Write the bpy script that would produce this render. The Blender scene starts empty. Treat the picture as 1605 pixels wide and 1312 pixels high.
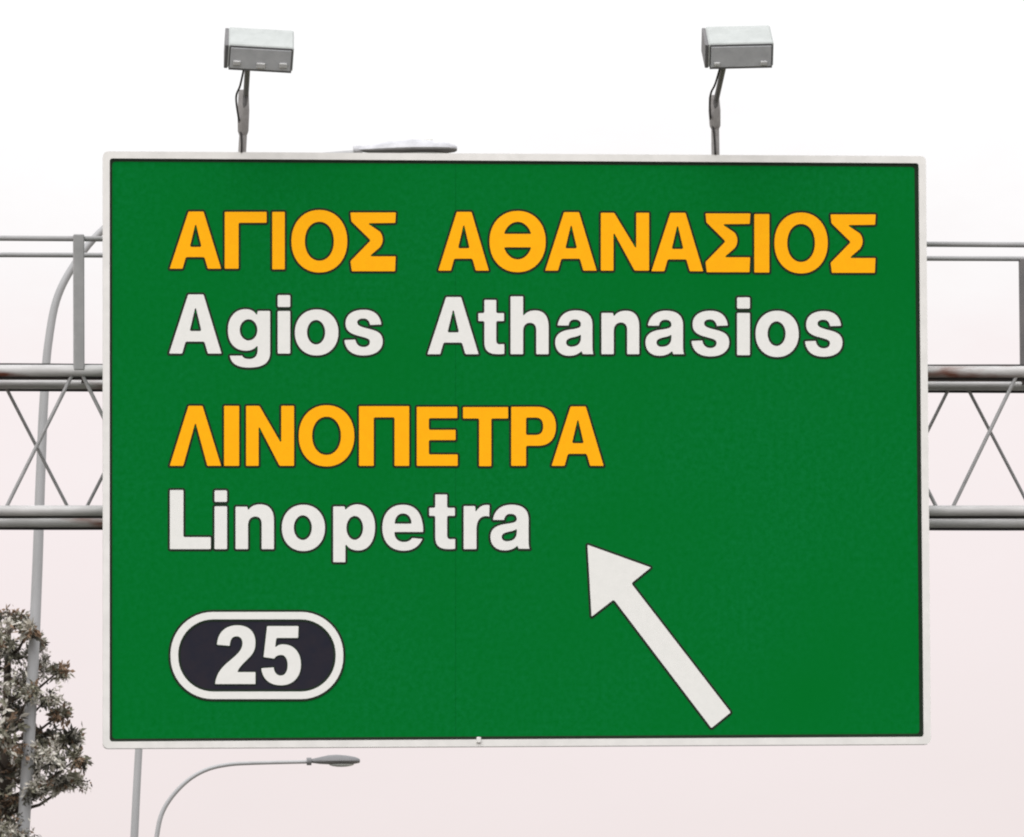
import bpy, math, random
from mathutils import Vector, Matrix
from mathutils.geometry import delaunay_2d_cdt

random.seed(7)
SC = bpy.context.scene
COL = SC.collection

# ------------------------------------------------------------------ camera
IMG_W, IMG_H = 1605.0, 1312.0
F_PX = 15383.3
HEAD, PITCH, ROLL, YAW = [math.radians(a) for a in (4.5493, 5.7005, -0.3706, 4.5738)]
CAM = Vector((-60 * math.sin(YAW), -60 * math.cos(YAW), 1.4))
FWD = Vector((math.sin(HEAD) * math.cos(PITCH), math.cos(HEAD) * math.cos(PITCH), math.sin(PITCH)))
_r = Vector((math.cos(HEAD), -math.sin(HEAD), 0))
_u = _r.cross(FWD)
RIGHT = _r * math.cos(ROLL) + _u * math.sin(ROLL)
UP = -_r * math.sin(ROLL) + _u * math.cos(ROLL)
cd = bpy.data.cameras.new('camera')
cam = bpy.data.objects.new('camera', cd)
COL.objects.link(cam)
M = Matrix((RIGHT, UP, -FWD)).transposed().to_4x4()
M.translation = CAM
cam.matrix_world = M
cd.sensor_fit = 'HORIZONTAL'
cd.sensor_width = 36
cd.lens = F_PX * 36 / IMG_W
cd.clip_start = 0.5
cd.clip_end = 9000
SC.camera = cam

# ------------------------------------------------------------------ world (overcast sky) and sun
SUN_EL, SUN_AZ = math.radians(52), math.radians(205)      # azimuth clockwise from +Y: behind the camera, a little left
w = bpy.data.worlds.new('World')
SC.world = w
w.use_nodes = True
nt = w.node_tree
nt.nodes.clear()
N = nt.nodes.new
L = nt.links.new
out = N('ShaderNodeOutputWorld')
sky = N('ShaderNodeTexSky')
sky.sky_type = 'NISHITA'
sky.sun_disc = False
sky.sun_elevation = SUN_EL
sky.sun_rotation = SUN_AZ
sky.air_density = 1.0
sky.dust_density = 4.0
bg1 = N('ShaderNodeBackground')
bg1.inputs['Strength'].default_value = 0.1
L(sky.outputs[0], bg1.inputs['Color'])
tc = N('ShaderNodeTexCoord')
sep = N('ShaderNodeSeparateXYZ')
L(tc.outputs['Generated'], sep.inputs[0])
no = N('ShaderNodeTexNoise')
mp = N('ShaderNodeMapping')
mp.inputs['Scale'].default_value = (1, 1, 2)
L(tc.outputs['Generated'], mp.inputs[0])
L(mp.outputs[0], no.inputs['Vector'])
no.inputs['Scale'].default_value = 16
no.inputs['Detail'].default_value = 6
no.inputs['Roughness'].default_value = 0.62
ma = N('ShaderNodeMath'); ma.operation = 'MULTIPLY_ADD'
L(no.outputs['Fac'], ma.inputs[0]); ma.inputs[1].default_value = 0.044; ma.inputs[2].default_value = -0.022
ad = N('ShaderNodeMath'); ad.operation = 'ADD'
L(sep.outputs['Z'], ad.inputs[0]); L(ma.outputs[0], ad.inputs[1])
ramp = N('ShaderNodeValToRGB')
el = ramp.color_ramp.elements
stops = [(0.0, (.78, .70, .697)), (.055, (.80, .718, .714)), (.085, (.84, .755, .757)), (.105, (.865, .79, .79)),
         (.118, (.89, .86, .86)), (.132, (.94, .93, .93)), (.35, (1.1, 1.1, 1.11)), (1.0, (1.55, 1.55, 1.57))]
el[0].position, el[0].color = stops[0][0], stops[0][1] + (1,)
el[1].position, el[1].color = stops[-1][0], stops[-1][1] + (1,)
for p_, c_ in stops[1:-1]:
    e = el.new(p_); e.color = c_ + (1,)
L(ad.outputs[0], ramp.inputs[0])
bg2 = N('ShaderNodeBackground')
bg2.inputs['Strength'].default_value = 1.0
L(ramp.outputs[0], bg2.inputs['Color'])
mix = N('ShaderNodeMixShader')
mix.inputs[0].default_value = 0.94                         # cloud cover
L(bg1.outputs[0], mix.inputs[1]); L(bg2.outputs[0], mix.inputs[2])
L(mix.outputs[0], out.inputs['Surface'])

sl = bpy.data.lights.new('sun', 'SUN')
sl.energy = 1.5
sl.angle = math.radians(50)
sl.color = (1.0, 0.99, 0.97)
so = bpy.data.objects.new('sun', sl)
COL.objects.link(so)
sdir = Vector((math.sin(SUN_AZ) * math.cos(SUN_EL), math.cos(SUN_AZ) * math.cos(SUN_EL), math.sin(SUN_EL)))
so.rotation_euler = sdir.to_track_quat('Z', 'Y').to_euler()
so.location = (0, -30, 60)

vs = SC.view_settings
SC.display_settings.display_device = 'sRGB'
vs.view_transform = 'Standard'
vs.look = 'None'
vs.exposure = 0.2
vs.gamma = 1.0
vs.use_curve_mapping = False
SC.cycles.filter_width = 2.1

# ------------------------------------------------------------------ helpers
def P(px, py, y=0.0):
    """the place on the upright plane Y = y that the photograph shows at pixel (px, py)"""
    d = FWD + RIGHT * ((px - IMG_W / 2) / F_PX) - UP * ((py - IMG_H / 2) / F_PX)
    return CAM + d * ((y - CAM.y) / d.y)

def tag(o, label, cat, group=None, kind=None):
    if label: o['label'] = label
    if cat: o['category'] = cat
    if group: o['group'] = group
    if kind: o['kind'] = kind
    return o

def thing(name, loc, label, cat, group=None):
    o = bpy.data.objects.new(name, None)
    o.empty_display_size = 0.2
    o.location = loc
    COL.objects.link(o)
    return tag(o, label, cat, group)

def base_of(parent):
    o = Vector((0, 0, 0))
    while parent is not None:
        o += Vector(parent.location)
        parent = parent.parent
    return o

def obj(name, geo, mats, parent=None, smooth=False):
    verts, faces = geo[0], geo[1]
    off = base_of(parent)
    me = bpy.data.meshes.new(name)
    me.from_pydata([tuple(Vector(v) - off) for v in verts], [], faces)
    if not isinstance(mats, (list, tuple)): mats = [mats]
    for m in mats: me.materials.append(m)
    if len(geo) > 2:
        me.polygons.foreach_set('material_index', geo[2])
    if smooth:
        me.polygons.foreach_set('use_smooth', [True] * len(me.polygons))
        if smooth == 'auto':
            me.set_sharp_from_angle(angle=math.radians(38))
    me.update()
    o = bpy.data.objects.new(name, me)
    COL.objects.link(o)
    o.parent = parent
    return o

def join(*geos):
    V, Fs, Mi = [], [], []
    for g in geos:
        n = len(V)
        V += list(g[0]); Fs += [tuple(i + n for i in f) for f in g[1]]
        Mi += list(g[2]) if len(g) > 2 else [0] * len(g[1])
    return V, Fs, Mi

def tube(pts, radii, n=12, caps=True):
    pts = [Vector(p) for p in pts]
    if not isinstance(radii, (list, tuple)): radii = [radii] * len(pts)
    V, Fs = [], []
    t0 = (pts[1] - pts[0]).normalized()
    a = t0.orthogonal().normalized()
    for i, p in enumerate(pts):
        if i == 0: t = pts[1] - pts[0]
        elif i == len(pts) - 1: t = pts[-1] - pts[-2]
        else: t = (pts[i + 1] - pts[i]).normalized() + (pts[i] - pts[i - 1]).normalized()
        t.normalize()
        a = (a - t * a.dot(t)).normalized()
        b = t.cross(a)
        for k in range(n):
            q = 2 * math.pi * k / n
            V.append(p + (a * math.cos(q) + b * math.sin(q)) * radii[i])
    for i in range(len(pts) - 1):
        for k in range(n):
            k2 = (k + 1) % n
            Fs.append((i * n + k, i * n + k2, (i + 1) * n + k2, (i + 1) * n + k))
    if caps:
        Fs.append(tuple(range(n - 1, -1, -1)))
        m = (len(pts) - 1) * n
        Fs.append(tuple(m + k for k in range(n)))
    return V, Fs

def box(c, hx, hy, hz, ax=None, bev=0.0):
    """bevelled box: centre, half sizes, axes"""
    X, Y, Z = ax if ax else (Vector((1, 0, 0)), Vector((0, 1, 0)), Vector((0, 0, 1)))
    c = Vector(c)
    if bev <= 0:
        V = [c + X * (sx * hx) + Y * (sy * hy) + Z * (sz * hz) for sx in (-1, 1) for sy in (-1, 1) for sz in (-1, 1)]
        return V, [(0, 1, 3, 2), (4, 6, 7, 5), (0, 4, 5, 1), (2, 3, 7, 6), (0, 2, 6, 4), (1, 5, 7, 3)]
    b = bev
    idx, V, Fs = {}, [], []
    for sx in (-1, 1):
        for sy in (-1, 1):
            for sz in (-1, 1):
                for a in range(3):
                    h = [hx - b, hy - b, hz - b]
                    h[a] += b
                    idx[(sx, sy, sz, a)] = len(V)
                    V.append(c + X * (sx * h[0]) + Y * (sy * h[1]) + Z * (sz * h[2]))
    def F(*k): Fs.append(tuple(idx[i] for i in k))
    for s in (-1, 1):
        F((s, -1, -1, 0), (s, 1, -1, 0), (s, 1, 1, 0), (s, -1, 1, 0))
        F((-1, s, -1, 1), (1, s, -1, 1), (1, s, 1, 1), (-1, s, 1, 1))
        F((-1, -1, s, 2), (1, -1, s, 2), (1, 1, s, 2), (-1, 1, s, 2))
    for s in (-1, 1):
        for t in (-1, 1):
            F((s, t, -1, 0), (s, t, 1, 0), (s, t, 1, 1), (s, t, -1, 1))
            F((s, -1, t, 0), (s, 1, t, 0), (s, 1, t, 2), (s, -1, t, 2))
            F((-1, s, t, 1), (1, s, t, 1), (1, s, t, 2), (-1, s, t, 2))
            for q in (-1, 1):
                F((s, t, q, 0), (s, t, q, 1), (s, t, q, 2))
    return V, Fs

def smooth_path(pts, n=6):
    pts = [Vector(p) for p in pts]
    outp = []
    for i in range(len(pts) - 1):
        p0 = pts[max(i - 1, 0)]; p1 = pts[i]; p2 = pts[i + 1]; p3 = pts[min(i + 2, len(pts) - 1)]
        for k in range(n):
            t = k / n
            outp.append(.5 * ((2 * p1) + (p2 - p0) * t + (2 * p0 - 5 * p1 + 4 * p2 - p3) * t * t + (3 * p1 - p0 - 3 * p2 + p3) * t ** 3))
    outp.append(pts[-1])
    return outp
def fix_normals(o):
    import bmesh
    bm = bmesh.new(); bm.from_mesh(o.data)
    bmesh.ops.recalc_face_normals(bm, faces=bm.faces)
    bm.to_mesh(o.data); bm.free()
    return o

# ------------------------------------------------------------------ materials
def mat(name, col, rough=0.5, metal=0.0, spec=0.5, var=None, scale=6.0, amount=0.35, detail=5.0, stretch=(1, 1, 1),
        bump=0.0, bscale=60.0, second=None, s2scale=2.0, s2lo=0.6, s2hi=0.75):
    m = bpy.data.materials.new(name)
    m.use_nodes = True
    t = m.node_tree
    b = t.nodes['Principled BSDF']
    b.inputs['Base Color'].default_value = tuple(col) + (1,)
    b.inputs['Roughness'].default_value = rough
    b.inputs['Metallic'].default_value = metal
    b.inputs['Specular IOR Level'].default_value = spec
    src = None
    if var or bump or second:
        tcn = t.nodes.new('ShaderNodeTexCoord')
        mpn = t.nodes.new('ShaderNodeMapping')
        mpn.inputs['Scale'].default_value = stretch
        t.links.new(tcn.outputs['Object'], mpn.inputs[0])
    if var:
        n1 = t.nodes.new('ShaderNodeTexNoise')
        n1.inputs['Scale'].default_value = scale
        n1.inputs['Detail'].default_value = detail
        n1.inputs['Roughness'].default_value = 0.65
        t.links.new(mpn.outputs[0], n1.inputs['Vector'])
        mr = t.nodes.new('ShaderNodeMapRange')
        mr.inputs['From Min'].default_value = 0.3
        mr.inputs['From Max'].default_value = 0.7
        mr.inputs['To Max'].default_value = amount
        t.links.new(n1.outputs['Fac'], mr.inputs['Value'])
        mx = t.nodes.new('ShaderNodeMix'); mx.data_type = 'RGBA'
        mx.inputs['A'].default_value = tuple(col) + (1,)
        mx.inputs['B'].default_value = tuple(var) + (1,)
        t.links.new(mr.outputs[0], mx.inputs['Factor'])
        src = mx.outputs['Result']
    if second:
        n2 = t.nodes.new('ShaderNodeTexNoise')
        n2.inputs['Scale'].default_value = s2scale
        n2.inputs['Detail'].default_value = 7
        t.links.new(mpn.outputs[0], n2.inputs['Vector'])
        m2 = t.nodes.new('ShaderNodeMapRange')
        m2.inputs['From Min'].default_value = s2lo
        m2.inputs['From Max'].default_value = s2hi
        t.links.new(n2.outputs['Fac'], m2.inputs['Value'])
        x2 = t.nodes.new('ShaderNodeMix'); x2.data_type = 'RGBA'
        if src: t.links.new(src, x2.inputs['A'])
        else: x2.inputs['A'].default_value = tuple(col) + (1,)
        x2.inputs['B'].default_value = tuple(second) + (1,)
        t.links.new(m2.outputs[0], x2.inputs['Factor'])
        src = x2.outputs['Result']
    if src: t.links.new(src, b.inputs['Base Color'])
    if bump:
        n3 = t.nodes.new('ShaderNodeTexNoise')
        n3.inputs['Scale'].default_value = bscale
        n3.inputs['Detail'].default_value = 4
        t.links.new(mpn.outputs[0], n3.inputs['Vector'])
        bp = t.nodes.new('ShaderNodeBump')
        bp.inputs['Strength'].default_value = bump
        bp.inputs['Distance'].default_value = 0.01
        t.links.new(n3.outputs['Fac'], bp.inputs['Height'])
        t.links.new(bp.outputs[0], b.inputs['Normal'])
    return m

GREEN = mat('green_sheeting', (.0010, .136, .0165), .7, 0, 0.0, var=(.0045, .168, .040), scale=30, amount=.85, detail=9,
            second=(.0016, .147, .020), s2scale=.9, s2lo=.40, s2hi=.75)
WHITE = mat('white_sheeting', (.77, .76, .735), .55, 0, .12, var=(.68, .68, .655), scale=18, amount=.5, detail=7)
BORDER = mat('border_white', (.77, .75, .73), .5, 0, .2, var=(.58, .57, .55), scale=9, amount=.5, detail=7)
YELLOW = mat('yellow_sheeting', (.95, .435, .006), .55, 0, .05, var=(.92, .37, .006), scale=16, amount=.55, detail=7)
EDGE = mat('dark_edge', (.010, .020, .011), .6, 0, .1, var=(.022, .035, .022), scale=20, amount=.6)
BADGE = mat('badge_black', (.019, .020, .031), .6, 0, .04, var=(.030, .025, .032), scale=9, amount=.8, detail=7)
ALU = mat('mill_aluminium', (.45, .45, .46), .5, .3, .4, var=(.33, .33, .34), scale=8, amount=.6)
GALV = mat('galvanised_steel', (.60, .59, .59), .5, .1, .35, var=(.33, .32, .315), scale=7, amount=.85, detail=8, stretch=(.35, 1, 1.6),
           second=(.17, .055, .032), s2scale=3.4, s2lo=.56, s2hi=.65)
GALV_THIN = mat('galvanised_rod', (.36, .355, .36), .6, .1, .3, var=(.24, .24, .24), scale=12, amount=.8, detail=6)
RAIL = mat('rail_steel', (.34, .335, .34), .55, .1, .35, var=(.24, .24, .24), scale=7, amount=.7, detail=6)
GRATE = mat('grating_steel', (.06, .058, .056), .7, .2, .3, var=(.10, .06, .045), scale=5, amount=.8)
POLE = mat('pole_zinc', (.40, .40, .41), .55, .15, .35, var=(.31, .31, .315), scale=4, amount=.8, detail=7, stretch=(1, 1, .3))
HEADM = mat('lamp_head_paint', (.60, .60, .63), .5, .1, .35, var=(.28, .28, .30), scale=7, amount=.7)
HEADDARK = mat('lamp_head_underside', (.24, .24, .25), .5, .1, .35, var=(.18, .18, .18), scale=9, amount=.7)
CASE = mat('floodlight_case', (.45, .47, .46), .5, .1, .3, var=(.34, .36, .35), scale=10, amount=.8, detail=8)
PLATE = mat('floodlight_plate', (.49, .50, .52), .6, .0, .25, var=(.37, .38, .40), scale=14, amount=.8, detail=7)
RIM = mat('floodlight_rim', (.10, .10, .105), .6, .1, .3, var=(.14, .14, .14), scale=14, amount=.6)
LATCH = mat('latch_zinc', (.62, .62, .62), .45, .2, .4, var=(.45, .45, .45), scale=30, amount=.6)
CABLE_AND_SHADE = mat('cable_and_shade_black', (.018, .017, .018), .6, 0, .3, var=(.035, .03, .028), scale=4, amount=.8)  # floodlight cable, and the shade lines modelled along the chords
HEADFAR = mat('lamp_head_grey', (.20, .20, .205), .55, .1, .3, var=(.14, .14, .145), scale=7, amount=.7)
POSTDK = mat('dark_rear_post', (.13, .125, .13), .6, .1, .3, var=(.20, .18, .175), scale=6, amount=.8)  # darker tone for the rear rail posts
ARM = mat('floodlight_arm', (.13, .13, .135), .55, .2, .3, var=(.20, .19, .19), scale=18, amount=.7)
POST = mat('floodlight_post', (.34, .33, .325), .6, .2, .3, var=(.20, .185, .18), scale=14, amount=.9, detail=8)
GLASS = mat('lamp_glass', (.55, .57, .57), .15, 0, .5, var=(.45, .46, .46), scale=4, amount=.4)
ASPHALT = mat('asphalt', (.055, .054, .052), .85, 0, .3, var=(.075, .073, .07), scale=3, amount=.8, bump=.25, bscale=90)
PAINT = mat('road_paint', (.72, .72, .69), .6, 0, .3, var=(.5, .5, .48), scale=8, amount=.7)
DIRT = mat('dry_ground', (.27, .235, .19), .95, 0, .2, var=(.16, .16, .11), scale=.35, amount=.9, bump=.5, bscale=2)
CONC = mat('concrete', (.38, .37, .35), .85, 0, .3, var=(.28, .27, .26), scale=5, amount=.8)
BARK = mat('bark', (.085, .068, .056), .9, 0, .2, var=(.045, .036, .03), scale=14, amount=.9, stretch=(1, 1, .25), bump=.6, bscale=30)
LEAF_A = mat('leaf_grey_green', (.25, .235, .175), .6, 0, .3, var=(.13, .13, .095), scale=6, amount=.8)
LEAF_B = mat('leaf_dark', (.060, .060, .050), .65, 0, .25, var=(.055, .048, .036), scale=6, amount=.8)
LEAF_C = mat('leaf_pale', (.62, .58, .52), .5, 0, .4, var=(.36, .35, .30), scale=6, amount=.8)  # palest of the leaf tones
LEAF_D = mat('leaf_dry', (.26, .18, .125), .7, 0, .25, var=(.16, .095, .055), scale=6, amount=.8)

# ------------------------------------------------------------------ ground and road (below the frame)
def sheet(name, x0, x1, y0, y1, z, m, label=None):
    o = obj(name, ([(x0, y0, z), (x1, y0, z), (x1, y1, z), (x0, y1, z)], [(0, 1, 2, 3)]), m)
    o['kind'] = 'structure'
    if label: o['label'] = label
    return o
sheet('ground', -4000, 4000, -4000, 4000, -0.12, DIRT, 'dry open ground beside the motorway')
sheet('road', -9.0, 9.6, -400, 900, -0.004, ASPHALT, 'asphalt carriageway running under the sign gantry')
marks_v, marks_f = [], []
def mark(x, y0, y1, wd=.07):
    n = len(marks_v)
    marks_v.extend([(x - wd, y0, 0), (x + wd, y0, 0), (x + wd, y1, 0), (x - wd, y1, 0)])
    marks_f.append((n, n + 1, n + 2, n + 3))
mark(-8.6, -400, 900); mark(9.2, -400, 900)
for xx in (-2.9, 3.1):
    for k in range(-30, 75): mark(xx, k * 12.0, k * 12.0 + 4)
rm = obj('road_marking', (marks_v, marks_f), PAINT)
rm['kind'] = 'structure'; rm['label'] = 'white painted lane lines on the asphalt'

# ------------------------------------------------------------------ gantry truss
YF, YR = 0.34, 1.14
X0, X1 = -10.6, 11.2
gantry = thing('sign_gantry', (X0, .74, 0), 'grey tubular steel gantry with walkway rails spanning behind the green sign', 'gantry')
def line_through(pl, pr, y):
    a, b = P(*pl, y), P(*pr, y)
    def at(x):
        t = (x - a.x) / (b.x - a.x)
        return Vector((x, y, a.z + (b.z - a.z) * t))
    return at
up_f = line_through((20, 581.0), (1590, 583.0), YF)
up_r = line_through((20, 602.0), (1590, 604.5), YR)
lo_f = line_through((20, 800.5), (1590, 800.5), YF)
lo_r = line_through((20, 818.5), (1590, 819.5), YR)
ra_f = line_through((20, 373.5), (1560, 383.5), YF)
ra_r = line_through((20, 399.5), (1560, 405.5), YR)
def cable_and_shade_line(fn, dy, dz, r):  # thin black tube, a modelled shade line on a chord
    pts = [fn(X0 + .3) + Vector((0, dy, dz))]
    k = 0
    while pts[-1].x < X1 - 1.2:
        k += 1
        q = fn(X0 + .3 + k * .9)
        pts.append(Vector((q.x, q.y + dy, q.z + dz + random.uniform(-.006, .003))))
    obj('cable_and_shade_line', tube(smooth_path(pts, 4), r, 6), CABLE_AND_SHADE, gantry, True)
PXM = 5.0 / 1270                                             # metres per photograph pixel at the sign
for fn, r in ((up_f, 9.3), (up_r, 8.3), (lo_f, 8.4), (lo_r, 8.3)):
    obj('chord', tube([fn(X0), fn(0), fn(X1)], r * PXM, 16), GALV, gantry, 'auto')
for fn, r in ((ra_f, 4.3), (ra_r, 4.0)):
    obj('handrail', tube([fn(X0), fn(0), fn(X1)], r * PXM, 12), RAIL, gantry, 'auto')
def zigzag(top, bot, xt, half, y, r, gt, gb):
    k0 = math.floor((X0 + .1 - xt) / half); k1 = math.ceil((X1 - .1 - xt) / half)
    for k in range(k0, k1):
        xa, xb = xt + k * half, xt + (k + 1) * half
        if xa < X0 or xb > X1: continue
        A = top(xa + gt) if k % 2 == 0 else bot(xa + gb)
        B = bot(xb - gb) if k % 2 == 0 else top(xb - gt)
        obj('diagonal_brace', tube([A, B], r, 8), GALV_THIN, gantry, 'auto')
xa0, xa1 = P(121, 600, YF).x, P(1601, 600, YF).x
zigzag(up_f, lo_f, xa0, (xa1 - xa0) / 12, YF, 3.0 * PXM, .018, .040)
xb0, xb1 = P(121, 800, YR).x, P(1502, 600, YR).x
zigzag(up_r, lo_r, xb1, (xb1 - xb0) / 11, YR, 2.7 * PXM, .050, .010)
# walkway grating carried between the top chords
za = up_f(0).z
gl, gr_ = up_f(X0), up_f(X1)
bars = []
yy = YF + .05
while yy < YR - .04:
    bars.append(box(((X0 + X1) / 2, yy, za + .030), (X1 - X0) / 2, .0025, .014))
    yy += .042
xx = X0 + .1
while xx < X1:
    bars.append(box((xx, (YF + YR) / 2, za + .008), .012, (YR - YF) / 2 - .04, .008))
    xx += .985
obj('walkway_grating', join(*bars), GRATE, gantry)
zb = lo_f(0).z
obj('lower_dark_strip', box(((X0 + X1) / 2, (YF + YR) / 2, zb + .006), (X1 - X0) / 2 - .1, .10, .010), GRATE, gantry)  # flat dark strip between the lower chords
x = X0 + .3
while x < X1:
    obj('cross_bar', tube([lo_f(x), lo_r(x)], .018, 8), GALV_THIN, gantry, 'auto')
    x += .985
# black tubes added as shade lines along the chords
cable_and_shade_line(up_f, .012, -9.6 * PXM, .0105)
cable_and_shade_line(up_r, .010, -9.0 * PXM, .009)
cable_and_shade_line(up_f, .015, 10.2 * PXM, .007)
cable_and_shade_line(lo_f, .012, -8.8 * PXM, .010)
cable_and_shade_line(lo_r, .010, -8.6 * PXM, .009)
# rail posts
def rail_post(px, y, top, bot, hw, dz=0.0, m=None):
    x = P(px, 480, y).x
    t, b_ = top(x), bot(x)
    zc = (t.z + b_.z) / 2 + dz
    obj('rail_post', box((x, y, zc), hw, .030, (t.z - b_.z) / 2 + dz, bev=.006), m or RAIL, gantry)
for px in (-1350, 123.5, 860, 1650, 2400): rail_post(px, YF - .012, ra_f, up_f, 8.6 * PXM, .012)
for px in (-1300, 230, 880, 1605.5, 2350): rail_post(px, YR, ra_r, up_r, 7.6 * PXM, 0, POSTDK)
for xx in (X0 + .2, X1 - .2):
    for yy, fn in ((YF, up_f), (YR, up_r)):
        obj('column', tube([(xx, yy + (.25 if yy == YF else -.25), -.12), (xx, yy + (.25 if yy == YF else -.25), fn(xx).z)], .13, 20), GALV, gantry, 'auto')
    obj('column_base', box((xx, (YF + YR) / 2, .12), .45, .75, .24, bev=.02), CONC, gantry)

# ------------------------------------------------------------------ glyph outlines (unit boxes, y down)
def ell(cx, cy, rx, ry, n=40, a0=0.0, a1=2 * math.pi, p=2.0):
    pts = []
    full = abs(a1 - a0 - 2 * math.pi) < 1e-6
    m = n if full else n + 1
    for i in range(m):
        a = a0 + (a1 - a0) * i / n
        c, s = math.cos(a), math.sin(a)
        pts.append((cx + rx * math.copysign(abs(c) ** (2 / p), c), cy + ry * math.copysign(abs(s) ** (2 / p), s)))
    return pts
def path(*seg):
    """points; a 6-tuple is a cubic bezier from the last point"""
    pts = []
    for s in seg:
        if len(s) == 2: pts.append(s)
        else:
            x0, y0 = pts[-1]
            for i in range(1, 11):
                t = i / 10; q = 1 - t
                pts.append((q**3 * x0 + 3 * q * q * t * s[0] + 3 * q * t * t * s[2] + t**3 * s[4],
                            q**3 * y0 + 3 * q * q * t * s[1] + 3 * q * t * t * s[3] + t**3 * s[5]))
    return pts
def rect(x0, y0, x1, y1): return [(x0, y0), (x1, y0), (x1, y1), (x0, y1)]
OUT = ell(.5, .5, .5, .5, 48, p=2.12)
th0 = math.asin(.115 / .295)
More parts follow.
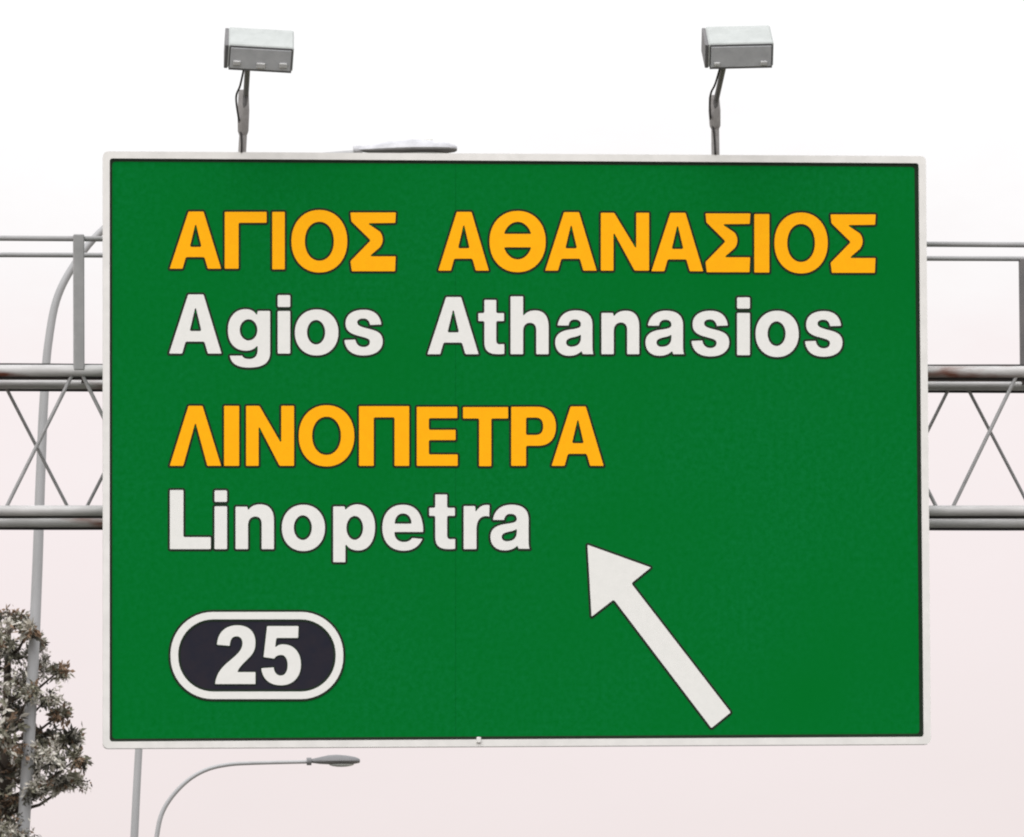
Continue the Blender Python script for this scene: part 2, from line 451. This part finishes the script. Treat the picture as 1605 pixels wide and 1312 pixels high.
G = {
 'A': [[(0, 1), (.362, 0), (.66, 0), (1, 1), (.73, 1), (.665, .80), (.325, .80), (.262, 1)], [(.505, .235), (.405, .61), (.605, .61)]],
 'Gamma': [[(0, 0), (1, 0), (1, .205), (.345, .205), (.345, 1), (0, 1)]],
 'I': [rect(0, 0, 1, 1)],
 'O': [OUT, ell(.5, .5, .247, .30, 40, p=2.1)],
 'Theta': [OUT, ell(.5, .485, .247, .295, 22, math.pi + th0, 2 * math.pi - th0), ell(.5, .485, .247, .295, 22, th0, math.pi - th0)],
 'Sigma': [path((0, 0), (.99, 0), (.975, .19), (.40, .195), (.64, .32), (.73, .40, .73, .52, .64, .60), (.44, .735), (.985, .735), (.97, 1), (.03, 1), (0, .82), (.43, .475), (.02, .16))],
 'N': [[(0, 0), (.285, 0), (.72, .60), (.72, 0), (1, 0), (1, 1), (.69, 1), (.275, .36), (.275, 1), (0, 1)]],
 'Lambda': [[(0, 1), (.362, 0), (.64, 0), (1, 1), (.72, 1), (.50, .30), (.275, 1)]],
 'Pi': [[(0, 0), (1, 0), (1, 1), (.695, 1), (.695, .20), (.305, .20), (.305, 1), (0, 1)]],
 'E': [[(0, 0), (.99, 0), (.99, .205), (.31, .205), (.31, .385), (.95, .385), (.95, .57), (.31, .57), (.31, .795), (1, .795), (1, 1), (0, 1)]],
 'T': [[(0, 0), (1, 0), (1, .205), (.635, .205), (.635, 1), (.35, 1), (.35, .205), (0, .205)]],
 'P': [path((0, 0), (.58, 0), (.85, 0, 1, .13, 1, .34), (1, .55, .85, .665, .60, .665), (.345, .665), (.345, 1), (0, 1)),
       path((.345, .195), (.345, .47), (.54, .47), (.66, .47, .70, .42, .70, .335), (.70, .24, .65, .195, .54, .195))],
 'L': [[(0, 0), (.345, 0), (.345, .785), (1, .785), (1, 1), (0, 1)]],
 'n': [path((0, .05), (.32, .05), (.335, .12), (.41, .03, .52, 0, .64, 0), (.88, 0, 1, .13, 1, .37), (1, 1), (.665, 1), (.665, .44), (.665, .34, .61, .285, .52, .285), (.41, .285, .34, .35, .34, .47), (.34, 1), (0, 1))],
 'h': [path((0, 0), (.345, 0), (.345, .325), (.42, .265, .52, .24, .64, .24), (.88, .24, 1, .34, 1, .53), (1, 1), (.66, 1), (.66, .585), (.66, .51, .61, .465, .51, .465), (.41, .465, .345, .51, .345, .60), (.345, 1), (0, 1))],
 'o': [OUT, ell(.487, .495, .195, .252, 36)],
 's': [path((.965, .335), (.94, .12, .78, 0, .50, 0), (.20, 0, .03, .12, .03, .30), (.03, .45, .13, .525, .36, .575), (.58, .625, .65, .635, .65, .70), (.65, .765, .59, .80, .50, .80), (.39, .80, .32, .745, .30, .64), (0, .65), (.02, .88, .20, 1, .50, 1), (.81, 1, 1, .88, 1, .69), (1, .53, .89, .46, .66, .415), (.44, .37, .35, .345, .35, .28), (.35, .23, .41, .205, .49, .205), (.58, .205, .64, .245, .66, .345))],
 'a': [path((.06, .345), (.09, .12, .27, 0, .53, 0), (.82, 0, .97, .11, .97, .32), (.97, .78), (.97, .88, .98, .93, 1, .965), (.70, .965), (.68, .90), (.60, .97, .49, 1, .36, 1), (.14, 1, 0, .88, 0, .70), (0, .53, .13, .445, .38, .415), (.59, .39, .655, .375, .655, .315), (.655, .245, .59, .215, .51, .215), (.42, .215, .37, .26, .36, .345)),
       path((.655, .545), (.60, .575, .54, .585, .46, .60), (.36, .62, .30, .645, .30, .70), (.30, .755, .35, .785, .42, .785), (.57, .785, .655, .72, .655, .60))],
 'g': [path((.69, .03), (1, .03), (1, .74), (1, .92, .83, 1, .50, 1), (.22, 1, .06, .925, .045, .785), (.35, .785), (.36, .82, .42, .84, .51, .84), (.63, .84, .69, .785, .69, .69), (.69, .635), (.62, .695, .53, .715, .43, .715), (.16, .715, 0, .58, 0, .36), (0, .14, .17, 0, .42, 0), (.54, 0, .62, .03, .68, .095)), ell(.49, .357, .195, .172, 32)],
 't': [path((.225, 0), (.70, 0), (.70, .24), (.99, .24), (.99, .40), (.70, .40), (.70, .735), (.70, .79, .74, .805, .83, .805), (1, .80), (1, .99), (.92, 1, .84, 1, .75, 1), (.40, 1, .225, .94, .225, .77), (.225, .40), (0, .40), (0, .24), (.225, .24))],
 'p': [path((0, .035), (.285, .035), (.30, .09), (.37, .03, .47, 0, .58, 0), (.83, 0, 1, .15, 1, .395), (1, .64, .84, .80, .60, .80), (.47, .80, .38, .77, .305, .70), (.305, 1), (0, 1)), ell(.515, .408, .185, .196, 32)],
 'e': [path((1, .60), (.31, .60), (.31, .73, .40, .795, .53, .795), (.62, .795, .68, .765, .72, .71), (.985, .73), (.90, .91, .75, 1, .52, 1), (.20, 1, 0, .81, 0, .50), (0, .20, .19, 0, .50, 0), (.83, 0, 1, .20, 1, .60)),
       path((.315, .405), (.70, .405), (.69, .275, .61, .205, .505, .205), (.40, .205, .33, .275, .315, .405))],
 'r': [path((0, .03), (.46, .03), (.475, .15), (.57, .05, .72, 0, .90, .005), (1, .01), (.985, .285), (.88, .27), (.63, .265, .51, .37, .51, .57), (.51, 1), (0, 1))],
 '2': [path((.045, .34), (.06, .12, .26, 0, .55, 0), (.83, 0, 1, .11, 1, .295), (1, .43, .93, .50, .80, .585), (.69, .66, .60, .72, .565, .785), (1, .785), (1, 1), (0, 1), (.02, .85, .11, .745, .30, .63), (.52, .50, .665, .43, .665, .305), (.665, .24, .61, .20, .53, .20), (.43, .20, .385, .25, .375, .36))],
 '5': [path((.145, .01), (.94, .01), (.93, .22), (.39, .22), (.365, .355), (.42, .325, .47, .31, .545, .31), (.82, .31, 1, .445, 1, .65), (1, .86, .80, 1, .50, 1), (.20, 1, .02, .89, 0, .705), (.325, .69), (.34, .78, .40, .825, .49, .825), (.59, .825, .65, .76, .65, .66), (.65, .56, .59, .50, .50, .50), (.42, .50, .37, .52, .335, .56), (.055, .535))],
}
def area(p): return sum(p[i - 1][0] * p[i][1] - p[i][0] * p[i - 1][1] for i in range(len(p))) / 2
def clean(p):
    q = []
    for a in p:
        if not q or math.hypot(a[0] - q[-1][0], a[1] - q[-1][1]) > .05: q.append(a)
    if math.hypot(q[0][0] - q[-1][0], q[0][1] - q[-1][1]) < .05: q.pop()
    return q
def round_corners(p, r):
    """soften the sharp corners of a pixel-space polygon"""
    q, n = [], len(p)
    for i in range(n):
        a, b, c = p[i - 1], p[i], p[(i + 1) % n]
        u = (a[0] - b[0], a[1] - b[1]); v = (c[0] - b[0], c[1] - b[1])
        lu, lv = math.hypot(*u), math.hypot(*v)
        cs = (u[0] * v[0] + u[1] * v[1]) / (lu * lv)
        if cs < -0.87: q.append(b); continue
        d = min(r, lu * .42, lv * .42)
        s = (b[0] + u[0] / lu * d, b[1] + u[1] / lu * d)
        e = (b[0] + v[0] / lv * d, b[1] + v[1] / lv * d)
        for k in range(5):
            t = k / 4
            q.append(((1 - t)**2 * s[0] + 2 * t * (1 - t) * b[0] + t * t * e[0], (1 - t)**2 * s[1] + 2 * t * (1 - t) * b[1] + t * t * e[1]))
    return q
def grow(p, d):
    """move a polygon outward (away from its solid side) by d pixels; p is anticlockwise in (x right, y down) when area > 0"""
    n, q = len(p), []
    for i in range(n):
        a, b, c = p[i - 1], p[i], p[(i + 1) % n]
        e1 = (b[0] - a[0], b[1] - a[1]); e2 = (c[0] - b[0], c[1] - b[1])
        l1, l2 = math.hypot(*e1), math.hypot(*e2)
        n1 = (e1[1] / l1, -e1[0] / l1); n2 = (e2[1] / l2, -e2[0] / l2)
        m = (n1[0] + n2[0], n1[1] + n2[1]); lm = math.hypot(*m) or 1
        m = (m[0] / lm, m[1] / lm)
        k = min(1.6, 1 / max(.3, m[0] * n1[0] + m[1] * n1[1]))
        q.append((b[0] + m[0] * d * k, b[1] + m[1] * d * k))
    return q
def plate(loops, yf, yb, mi=0, mi_side=None):
    """a flat raised shape: loops in photograph pixels on the sign, front at Y = yf, back at Y = yb"""
    V, Fs, Mi = [], [], []
    L3 = [[P(a, b, 0) for a, b in lp] for lp in loops]
    flat = [v for lp in L3 for v in lp]
    n = len(flat)
    edges, k = [], 0
    for lp in L3:
        m = len(lp)
        edges += [(k + i, k + (i + 1) % m) for i in range(m)]
        k += m
    cv, ce, cf, _, _, _ = delaunay_2d_cdt([Vector((v.x, v.z)) for v in flat], edges, [], 0, 1e-7)
    fv = [Vector((v.x, yf, v.y)) for v in cv]
    V += fv
    for t in cf:
        a, b, c = fv[t[0]], fv[t[1]], fv[t[2]]
        gx, gz = (a.x + b.x + c.x) / 3, (a.z + b.z + c.z) / 3
        inside = False
        for i, j in edges:
            u, v = flat[i], flat[j]
            if (u.z > gz) != (v.z > gz) and gx < u.x + (gz - u.z) * (v.x - u.x) / (v.z - u.z): inside = not inside
        if not inside: continue
        nrm = (b - a).cross(c - a)
        Fs.append(tuple(t) if nrm.y < 0 else tuple(reversed(t))); Mi.append(mi)
    o = len(V)
    V += [Vector((v.x, yf, v.z)) for v in flat] + [Vector((v.x, yb, v.z)) for v in flat]
    k = 0
    for lp in L3:
        m = len(lp)
        for i in range(m):
            j = (i + 1) % m
            Fs.append((o + k + i, o + k + j, o + n + k + j, o + n + k + i)); Mi.append(mi if mi_side is None else mi_side)
        k += m
    return V, Fs, Mi
def glyph(loops_list, d_edge, y0):
    """lettering film with a thin dark edge sheet under it; loops_list: list of [outer, holes...] in pixels"""
    parts = []
    for loops in loops_list:
        fixed, edge = [], []
        for i, lp in enumerate(loops):
            lp = clean(lp)
            if (area(lp) > 0) != (i == 0): lp = lp[::-1]      # outer positive, holes negative
            fixed.append(grow(lp, -.75)); edge.append(grow(lp, d_edge))
        parts.append(plate(edge, y0 - .0015, y0 - .0002, 1, 1))
        parts.append(plate(fixed, y0 - .0040, y0 - .0012, 0, 0))
    return join(*parts)
def place(loops, bx, r=2.2):
    x0, y0, x1, y1 = bx
    return [round_corners(clean([(x0 + a * (x1 - x0), y0 + b * (y1 - y0)) for a, b in lp]), r) for lp in loops]

# ------------------------------------------------------------------ the direction sign
IN = [(171.8, 248.6), (1439.6, 256.2), (1447.4, 1155.2), (171.8, 1162.6)]
OUTR = [(161.3, 237.6), (1450.8, 245.2), (1458.8, 1166.8), (161.3, 1173.4)]
sb = P(808, 1170, 0)
sign = thing('direction_sign', (sb.x, 0, sb.z), 'large green motorway exit sign with yellow Greek and white Latin place names', 'road sign')
SEAM = 714.0
def lerp(a, b, t): return (a[0] + (b[0] - a[0]) * t, a[1] + (b[1] - a[1]) * t)
ts = (SEAM - IN[0][0]) / (IN[1][0] - IN[0][0])
tb = (SEAM - IN[3][0]) / (IN[2][0] - IN[3][0])
s_top, s_bot = lerp(IN[0], IN[1], ts), lerp(IN[3], IN[2], tb)
g = .12
obj('panel_sheet', plate([[IN[0], (s_top[0] - g, s_top[1]), (s_bot[0] - g, s_bot[1]), IN[3]]], 0.0, .035), GREEN, sign)
obj('panel_sheet', plate([[(s_top[0] + g, s_top[1]), IN[1], IN[2], (s_bot[0] + g, s_bot[1])]], 0.0004, .035), GREEN, sign)
js = .006
obj('joint_strip', plate([[(s_top[0] - 6, s_top[1] + 3), (s_top[0] + 6, s_top[1] + 3), (s_bot[0] + 6, s_bot[1] - 3), (s_bot[0] - 6, s_bot[1] - 3)]], .037, .042), ALU, sign)
def ring(o_, i_, yf, yb, ro, ri, mi=0):
    a = round_corners(o_, ro); b = round_corners(i_, ri)
    if area(a) < 0: a = a[::-1]
    if area(b) > 0: b = b[::-1]
    return plate([a, b], yf, yb, mi)
obj('border', ring(OUTR, IN, -.014, .05, 9, 5), BORDER, sign)
kin = [(IN[0][0] + 4.0, IN[0][1] + 4.6), (IN[1][0] - 6.2, IN[1][1] + 5.2), (IN[2][0] - 6.2, IN[2][1] - 5.2), (IN[3][0] + 4.0, IN[3][1] - 4.6)]
kout = [(IN[0][0] - 2, IN[0][1] - 2), (IN[1][0] + 2, IN[1][1] - 2), (IN[2][0] + 2, IN[2][1] + 2), (IN[3][0] - 2, IN[3][1] + 2)]
obj('edge_stripe', ring(kout, kin, -.0016, -.0004, 3, 6), EDGE, sign)
# back of the sign: stiffening rails and the clamps that hold it to the truss
for py in (330, 480, 700, 900, 1090):
    a, b = P(185, py, 0), P(1432, py + 3, 0)
    obj('stiffener', box(((a.x + b.x) / 2, .066, (a.z + b.z) / 2), (b.x - a.x) / 2, .03, .03), ALU, sign)
for px in (330, 640, 980, 1290):
    a, b = P(px, 250, 0), P(px, 1156, 0)
    xx = (a.x + b.x) / 2
    obj('support_post', box((xx, .131, (a.z + b.z) / 2), .035, .034, (a.z - b.z) / 2 + .01), ALU, sign)
    for fn in (up_f, lo_f):
        z = fn(xx).z
        obj('clamp', box((xx, .235, z), .05, .07, .055, bev=.006), GALV, sign)
cp = P(750, 1160, 0)
obj('clip', box((cp.x, -.018, cp.z - .001), .014, .010, .018, bev=.004), BORDER, sign)

ED = 2.6
LINES = [
 (YELLOW, 'yellow capital letter of the Greek lettering', [
  ('A', (265, 331, 347.5, 422)), ('Gamma', (351.5, 331.5, 418.5, 422)), ('I', (426, 331.5, 447, 423)), ('O', (456, 328.5, 545, 428)), ('Sigma', (548.5, 332.5, 622, 426)),
  ('A', (686, 331.5, 767, 425)), ('Theta', (766.5, 330, 856, 427.5)), ('A', (853.5, 332, 936, 425)), ('N', (941, 333, 1018, 425)), ('A', (1020, 333, 1103, 426)),
  ('Sigma', (1105, 334, 1177.5, 427.5)), ('I', (1181.5, 335, 1206.5, 428)), ('O', (1213, 332.5, 1298, 429.5)), ('Sigma', (1301, 335.5, 1374, 428.5)),
  ('Lambda', (265, 635.5, 347.5, 731)), ('I', (350.5, 635.5, 375.5, 731)), ('N', (385, 635.5, 461.5, 731)), ('O', (467.5, 634.5, 556, 732)), ('Pi', (562, 636, 642, 731)),
  ('E', (652.5, 637, 718, 731)), ('T', (725, 637.5, 797, 731.5)), ('P', (800.5, 637, 872, 731)), ('A', (863.5, 636.5, 947, 731)),
 ]),
 (WHITE, 'white letter of the Latin lettering', [
  ('A', (264, 461, 348, 555)), ('g', (356.5, 484, 424, 577)), ('i', (434.5, 462, 455.5, 482, 487, 555)), ('o', (461.5, 484.5, 531, 558)), ('s', (539, 485, 600.5, 558)),
  ('A', (669, 465, 751, 556)), ('t', (749, 469.5, 791, 556)), ('h', (799.5, 464, 860.5, 556)), ('a', (869.5, 486, 931, 558.5)), ('n', (942, 486.5, 1002.5, 556)),
  ('a', (1011, 486.5, 1073, 558.5)), ('s', (1083, 486.5, 1143.5, 559.5)), ('i', (1154.5, 465.5, 1176, 484.5, 490, 557.5)), ('o', (1183.5, 486.5, 1252.5, 560.5)), ('s', (1261, 487, 1321, 560)),
  ('L', (265.5, 767.5, 331, 861.5)), ('i', (335.5, 768, 356.5, 787.5, 793, 861.5)), ('n', (368.5, 790, 430, 861.5)), ('o', (441, 790.5, 510, 864.5)), ('p', (521.5, 790, 588.5, 882)),
  ('e', (598.5, 790.5, 664, 864)), ('t', (672, 774.5, 714, 861.5)), ('r', (726, 790.5, 768, 861.5)), ('a', (768, 790.5, 831, 863.5)),
 ])]
for m, lab, items in LINES:
    for ch, bx in items:
        if ch == 'i':
            x0, y0, x1, y1, y2, y3 = bx
            geo = glyph([place([rect(0, 0, 1, 1)], (x0, y0, x1, y1), 3), place([rect(0, 0, 1, 1)], (x0, y2, x1, y3), 2.5)], ED, 0)
        else:
            geo = glyph([place(G[ch], bx)], ED, 0)
        o = obj('letter', geo, [m, EDGE], sign)
        o['label'] = lab
ARW = [(920, 853), (1021.4, 889.3), (990.3, 914.6), (1146.2, 1116.8), (1114.8, 1142.3), (961.8, 940.8), (926.5, 968)]
obj('arrow', glyph([[round_corners(ARW, 3)]], ED, 0), [WHITE, EDGE], sign)

def stadium(x0, y0, x1, y1, r):
    pts = []
    for cx, cy, a in ((x1 - r, y1 - r, 0), (x0 + r, y1 - r, 90), (x0 + r, y0 + r, 180), (x1 - r, y0 + r, 270)):
        for k in range(13):
            q = math.radians(a + 90 * k / 12)
            pts.append((cx + r * math.cos(q), cy + r * math.sin(q)))
    return pts
badge = obj('number_plate', plate([stadium(276, 968, 529, 1087, 58)], -.0022, -.0003), BADGE, sign)
badge['label'] = 'dark oval exit number plate with white rim'
obj('plate_rim', glyph([[stadium(266.5, 958.6, 538.7, 1096.6, 67), stadium(280.0, 971.6, 525.3, 1083.4, 54)]], 2.6, -.0026), [WHITE, EDGE], badge)
for ch, bx in (('2', (336.3, 979.5, 401, 1073)), ('5', (408.8, 979.8, 472.3, 1075))):
    obj('digit', glyph([place(G[ch], bx, 2.0)], 1.2, -.0026), [WHITE, EDGE], badge)

# ------------------------------------------------------------------ floodlights over the sign
def floodlight(label, c_px, width_px, roll_deg, yaw_deg, base_px, sleeve, elbow_px, arm_px, latches):
    base = P(base_px[0], base_px[1], .02)
    root = thing('sign_floodlight', base, label, 'floodlight', 'floodlights standing on the top edge of the sign')
    YL = -.62
    c = P(c_px[0], c_px[1], YL)
    R = Matrix.Rotation(math.radians(roll_deg), 3, 'Y') @ Matrix.Rotation(math.radians(yaw_deg), 3, 'Z') @ Matrix.Rotation(math.radians(34), 3, 'X')
    ax = [R @ Vector(v) for v in ((1, 0, 0), (0, 1, 0), (0, 0, 1))]
    hx, hy, hz = width_px * PXM / 2, .125, .083
    def at(a, b, d): return c + ax[0] * a + ax[1] * b + ax[2] * d
    fix_normals(obj('housing', box(c, hx, hy, hz, ax, .010), CASE, root))
    fix_normals(obj('gear_plate', box(at(0, -hy - .002, -.004), hx - .013, .006, hz - .012, ax, .004), PLATE, root))
    # dark seal round the plate
    t = .006
    rim = join(box(at(0, -hy - .001, hz - .012), hx - .008, .004, t, ax), box(at(0, -hy - .001, -hz + .006), hx - .008, .005, t + .002, ax),
               box(at(-hx + .011, -hy - .0016, 0), t, .004, hz - .020, ax), box(at(hx - .011, -hy - .0016, 0), t, .004, hz - .020, ax))
    fix_normals(obj('seal', rim, RIM, root))
    for (lx, lz, s) in latches:
        fix_normals(obj('latch', box(at(lx * hx, -hy - .012, lz * hz), s * 1.5, .006, s, ax, .004), LATCH, root))
    fix_normals(obj('front_glass', box(at(0, .005, -hz - .004), hx - .02, hy - .02, .006, ax, .003), GLASS, root))
    fix_normals(obj('hood_lip', box(at(0, hy + .006, -.02), hx + .004, .008, hz - .03, ax, .003), RIM, root))
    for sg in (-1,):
        fix_normals(obj('shaded_side_plate', box(at(sg * (hx + .010), .004, -.006), .011, hy - .006, hz - .004, ax, .003), ARM, root))  # dark plate added to give the left side face its shade
    # post on the sign, sleeve, arm
    (sx, sy0), (ex, ey) = sleeve[0], sleeve[1]
    p0 = P(base_px[0], base_px[1] + 8, .02)
    p1 = P(sx, sy0, .015); p2 = P(ex, ey, 0.0)
    obj('post', tube([p0, p1], [6.6 * PXM, 6.3 * PXM], 12), POST, root, 'auto')
    mid = (p1 * .45 + p2 * .55)
    obj('sleeve', tube([p1, p1 * .9 + p2 * .1, mid, p2 * .93 + p1 * .07, p2], [6 * PXM, 8.6 * PXM, 9.6 * PXM, 8.3 * PXM, 7.2 * PXM], 12), POST, root, 'auto')
    e0 = P(elbow_px[0], elbow_px[1], -.03)
    e1 = P(arm_px[0], arm_px[1], YL + .0)
    tgt = at((arm_px[0] - c_px[0]) * PXM, -hy + .03, -hz + .005)
    obj('arm', tube([p2 * .6 + p1 * .4 + Vector((0, -.02, 0)), e0, tgt], [4.2 * PXM, 4.4 * PXM, 4.4 * PXM], 10), ARM, root, 'auto')
    ca, cb = tgt + ax[0] * -.02, p2 * .35 + p1 * .65 + Vector((-.030, -.03, 0))
    cm = (ca + cb) / 2
    obj('cable_and_shade_line', tube(smooth_path([ca, ca * .7 + cb * .3 + Vector((-.016, -.02, -.02)), cm + Vector((-.034, -.02, -.03)), cb, p1 + Vector((-.012, -.035, -.02)), p0 + Vector((-.004, -.034, .03))], 5), .0065, 6), CABLE_AND_SHADE, root, True)
    obj('base_clamp', box(p0 + Vector((0, .0, .012)), .036, .03, .016, bev=.005), POST, root)
    return root
floodlight('grey box floodlight on a bent arm above the sign, left one with three pale latches', (408.5, 77.5), 101, 3.2, -1.0,
           (379, 240), ((381, 213), (382, 141)), (385.5, 149), (389.5, 110),
           [(-.72, -.40, .015), (.02, -.52, .018), (.70, -.40, .016)])
floodlight('grey box floodlight on a bent arm above the sign, right one with two pale latches', (1158.5, 73), 101, -1.5, -.5,
           (1121.5, 243), ((1121, 203), (1119, 149)), (1122.5, 157), (1133, 107),
           [(-.74, -.58, .012), (.70, -.58, .014)])

# ------------------------------------------------------------------ street lamps beyond the gantry
def street_lamp(label, y, pole_px, arm_px, r_base, r_top, head_px, head_h, cap=False, hm=None):
    top = P(*pole_px[-1], y); low = P(*pole_px[0], y)
    d = (low - top); tt = (top.z + .12) / -d.z
    foot = top + d * tt
    root = thing('street_lamp', (foot.x, foot.y, -.12), label, 'street lamp', 'street lamps standing behind the gantry')
    pts = [foot] + [P(a, b, y) for a, b in pole_px]
    rad = [r_base + (r_top - r_base) * max(0, min(1, (p.z + .12) / (top.z + .12))) for p in pts]
    obj('pole', tube(pts, rad, 16), POLE, root, 'auto')
    ap = smooth_path([P(*pole_px[-1], y)] + [P(a, b, y) for a, b in arm_px])
    n = len(ap)
    obj('arm', tube(ap, [r_top * (1.0 - .32 * i / n) for i in range(n)], 12), POLE, root, 'auto')
    # cobra head: lofted rounded sections from the arm end to the nose
    a, b = P(head_px[0], head_px[1], y), P(head_px[2], head_px[3], y)
    ax = (b - a); ln = ax.length; ax.normalize()
    side = Vector((0, 1, 0)); up = ax.cross(side); up = up if up.z > 0 else -up
    prof = [(0, .20, .22, .16), (.08, .34, .42, .26), (.22, .62, .66, .40), (.38, .86, .92, .46), (.55, 1.0, 1.0, .48), (.75, .98, .86, .46), (.90, .80, .66, .40), (.98, .52, .42, .30), (1.0, .30, .26, .2)]
    V, Fs = [], []
    K = 16
    for (t, wd, hu, hd) in prof:
        for k in range(K):
            q = 2 * math.pi * k / K
            cz = math.sin(q)
            V.append(a + ax * (ln * t) + side * (math.cos(q) * wd * .155) + up * (cz * (hu if cz > 0 else hd) * head_h))
    for i in range(len(prof) - 1):
        for k in range(K):
            k2 = (k + 1) % K
            Fs.append((i * K + k, i * K + k2, (i + 1) * K + k2, (i + 1) * K + k))
    Fs.append(tuple(range(K))); Fs.append(tuple((len(prof) - 1) * K + k for k in range(K)))
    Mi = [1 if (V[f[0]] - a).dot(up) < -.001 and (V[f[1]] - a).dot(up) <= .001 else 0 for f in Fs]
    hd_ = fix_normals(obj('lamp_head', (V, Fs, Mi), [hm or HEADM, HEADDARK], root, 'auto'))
    cq = P(head_px[0], head_px[1], y)
    obj('collar', tube([cq - ax * (ln * .04), cq + ax * (ln * .05)], r_top * (.95 if cap else 1.5), 12), hm or HEADM, root, 'auto')
    gb, gc = [], a + ax * (ln * .64) - up * (head_h * .44)
    Vg, Fg = [], []
    for i in range(5):
        ph = math.pi / 2 * i / 4
        for k in range(16):
            q = 2 * math.pi * k / 16
            Vg.append(gc + ax * (math.cos(q) * math.cos(ph) * ln * .25) + side * (math.sin(q) * math.cos(ph) * .11) - up * (math.sin(ph) * head_h * .42))
    for i in range(4):
        for k in range(16):
            k2 = (k + 1) % 16
            Fg.append((i * 16 + k, i * 16 + k2, (i + 1) * 16 + k2, (i + 1) * 16 + k))
    obj('glass_bowl', (Vg, Fg), GLASS, hd_, True)
    if cap:
        pc = a + ax * (ln * .72) + up * (head_h * .62)
        obj('white_cap', tube([pc - up * .05, pc + up * .03, pc + up * .045], [.034, .034, .02], 12), PAINT, hd_, 'auto')  # small white cap on top of the head
    obj('base_plate', box((foot.x, foot.y, -.10), .2, .2, .03, bev=.006), GALV, root)
    return root
street_lamp('tall grey street lamp left of the sign, its pole rising out of the tree', 20.0,
            [(26, 1500), (36, 1312), (46, 1150), (54, 1000), (59, 880), (63, 760), (67, 660), (71, 590)],
            [(75.5, 540), (88, 472), (113, 420), (155, 366), (230, 306), (320, 268), (430, 251), (565, 239)],
            .078, .036, (560, 235, 716, 233.5), .082, True)
street_lamp('grey street lamp pole below the sign with its head hidden behind the panel', 58.0,
            [(210.5, 1312), (214, 1240), (217.5, 1175), (224, 1040), (227, 985)],
            [(232, 940), (244, 905), (268, 880), (310, 868), (380, 862), (470, 859)],
            .075, .04, (468, 859, 572, 858), .12)
street_lamp('distant street lamp with curved arm and dark head under the sign', 95.0,
            [(241, 1360), (243.5, 1330)],
            [(245.5, 1312), (253, 1277), (270, 1248), (296, 1222), (325, 1206), (358, 1198.5), (400, 1196), (488, 1194)],
            .080, .041, (484, 1193.5, 564, 1193), .105, False, HEADFAR)

# ------------------------------------------------------------------ tree at lower left
TY = 20.25
ground_at = P(30, 2300, TY)
tx = P(-8, 1312, TY).x
tree = thing('roadside_tree', (tx, TY, -.12), 'ragged grey green tree with brown dry tufts round the lamp pole', 'tree')
clumps = [(-20, 985, 34), (22, 968, 30), (-60, 1005, 50), (46, 985, 20), (14, 1020, 44), (66, 1040, 26), (92, 1052, 17), (38, 1065, 40), (-30, 1070, 65),
          (74, 1095, 28), (20, 1110, 46), (96, 1118, 20), (58, 1150, 44), (104, 1160, 26), (-10, 1160, 66), (84, 1188, 36), (122, 1188, 20), (118, 1224, 20),
          (40, 1205, 46), (92, 1222, 24), (-30, 1240, 70), (30, 1255, 34), (66, 1238, 22), (14, 1300, 36), (38, 1316, 22), (-40, 1330, 60), (20, 1370, 46), (-60, 1420, 70), (40, 1430, 44),
          (52, 1012, 16), (50, 1082, 20), (36, 1180, 24), (48, 1236, 18), (-110, 1080, 80), (-130, 1190, 90), (-170, 1280, 90), (-120, 1350, 80), (-90, 1490, 90), (0, 1500, 80)]
trunk_top = P(14, 960, TY + .05)
tp = [Vector((tx, TY, -.12)), Vector((tx + .02, TY, 2.0)), P(-10, 1500, TY), P(4, 1300, TY + .03), P(10, 1120, TY + .05), trunk_top]
obj('trunk', tube(smooth_path(tp, 4), [.14 - .125 * i / 20 for i in range(21)], 10), BARK, tree, 'auto')
LV, LF, LM = [], [], []
def leaf(p, d, ln, wd, mi):
    d = d.normalized()
    s = d.cross(Vector((random.gauss(0, 1), random.gauss(0, 1), random.gauss(0, 1)))).normalized() * wd
    n = len(LV)
    mid = p + d * ln * .5 + s.cross(d) * .25
    LV.extend([p, mid + s, p + d * ln, mid - s])
    LF.append((n, n + 1, n + 2, n + 3)); LM.append(mi)
MPX = 80.0 / F_PX
trunk_line = smooth_path(tp, 8)
for (cx, cy, r) in clumps:
    near = random.uniform(-.5, .45) if r > 24 else random.uniform(-.5, .0)
    c = P(cx, cy, TY + near)
    rm_ = r * MPX
    # limb from the trunk to the clump
    cand = [q for q in trunk_line if q.z < c.z - .05] or [trunk_line[0]]
    st = min(cand, key=lambda q: (q - c).length + .4 * abs(q.z - (c.z - .45)))
    m1 = st.lerp(c, .5) + Vector((0, 0, -.06))
    obj('branch', tube([st, m1, c], [.020, .013, .006], 6), BARK, tree, 'auto')
    tone = random.random()
    sz = random.choice((.8, 1.0, 1.0, 1.3, 1.7))
    ntw = int((8 + r * .60) / sz ** .6)
    for t_ in range(ntw):
        dv = Vector((random.gauss(0, 1), random.gauss(0, 1), random.gauss(0, .8))).normalized()
        tip = c + dv * rm_ * random.uniform(.35, 1.22)
        root_ = c + dv * rm_ * .1
        tv = tip - root_
        pick = random.random()
        base_mi = 2 if pick < .26 + .22 * (tone < .4) else 3 if pick < .52 else 1 if pick < .70 else 0
        for k in range(random.randint(16, 26)):
            f = random.random()
            p = root_ + tv * f + Vector([random.gauss(0, .012) for _ in range(3)])
            dd = tv.normalized() * .7 + Vector([random.gauss(0, .6) for _ in range(3)]) + Vector((0, 0, -.25))
            mi = base_mi if random.random() < .8 else random.choice((0, 1, 2, 3))
            leaf(p, dd, random.uniform(.02, .06) * sz, random.uniform(.006, .013) * sz, mi)
fol = obj('foliage', (LV, LF, LM), [LEAF_A, LEAF_B, LEAF_C, LEAF_D], tree)
fol['kind'] = 'stuff'
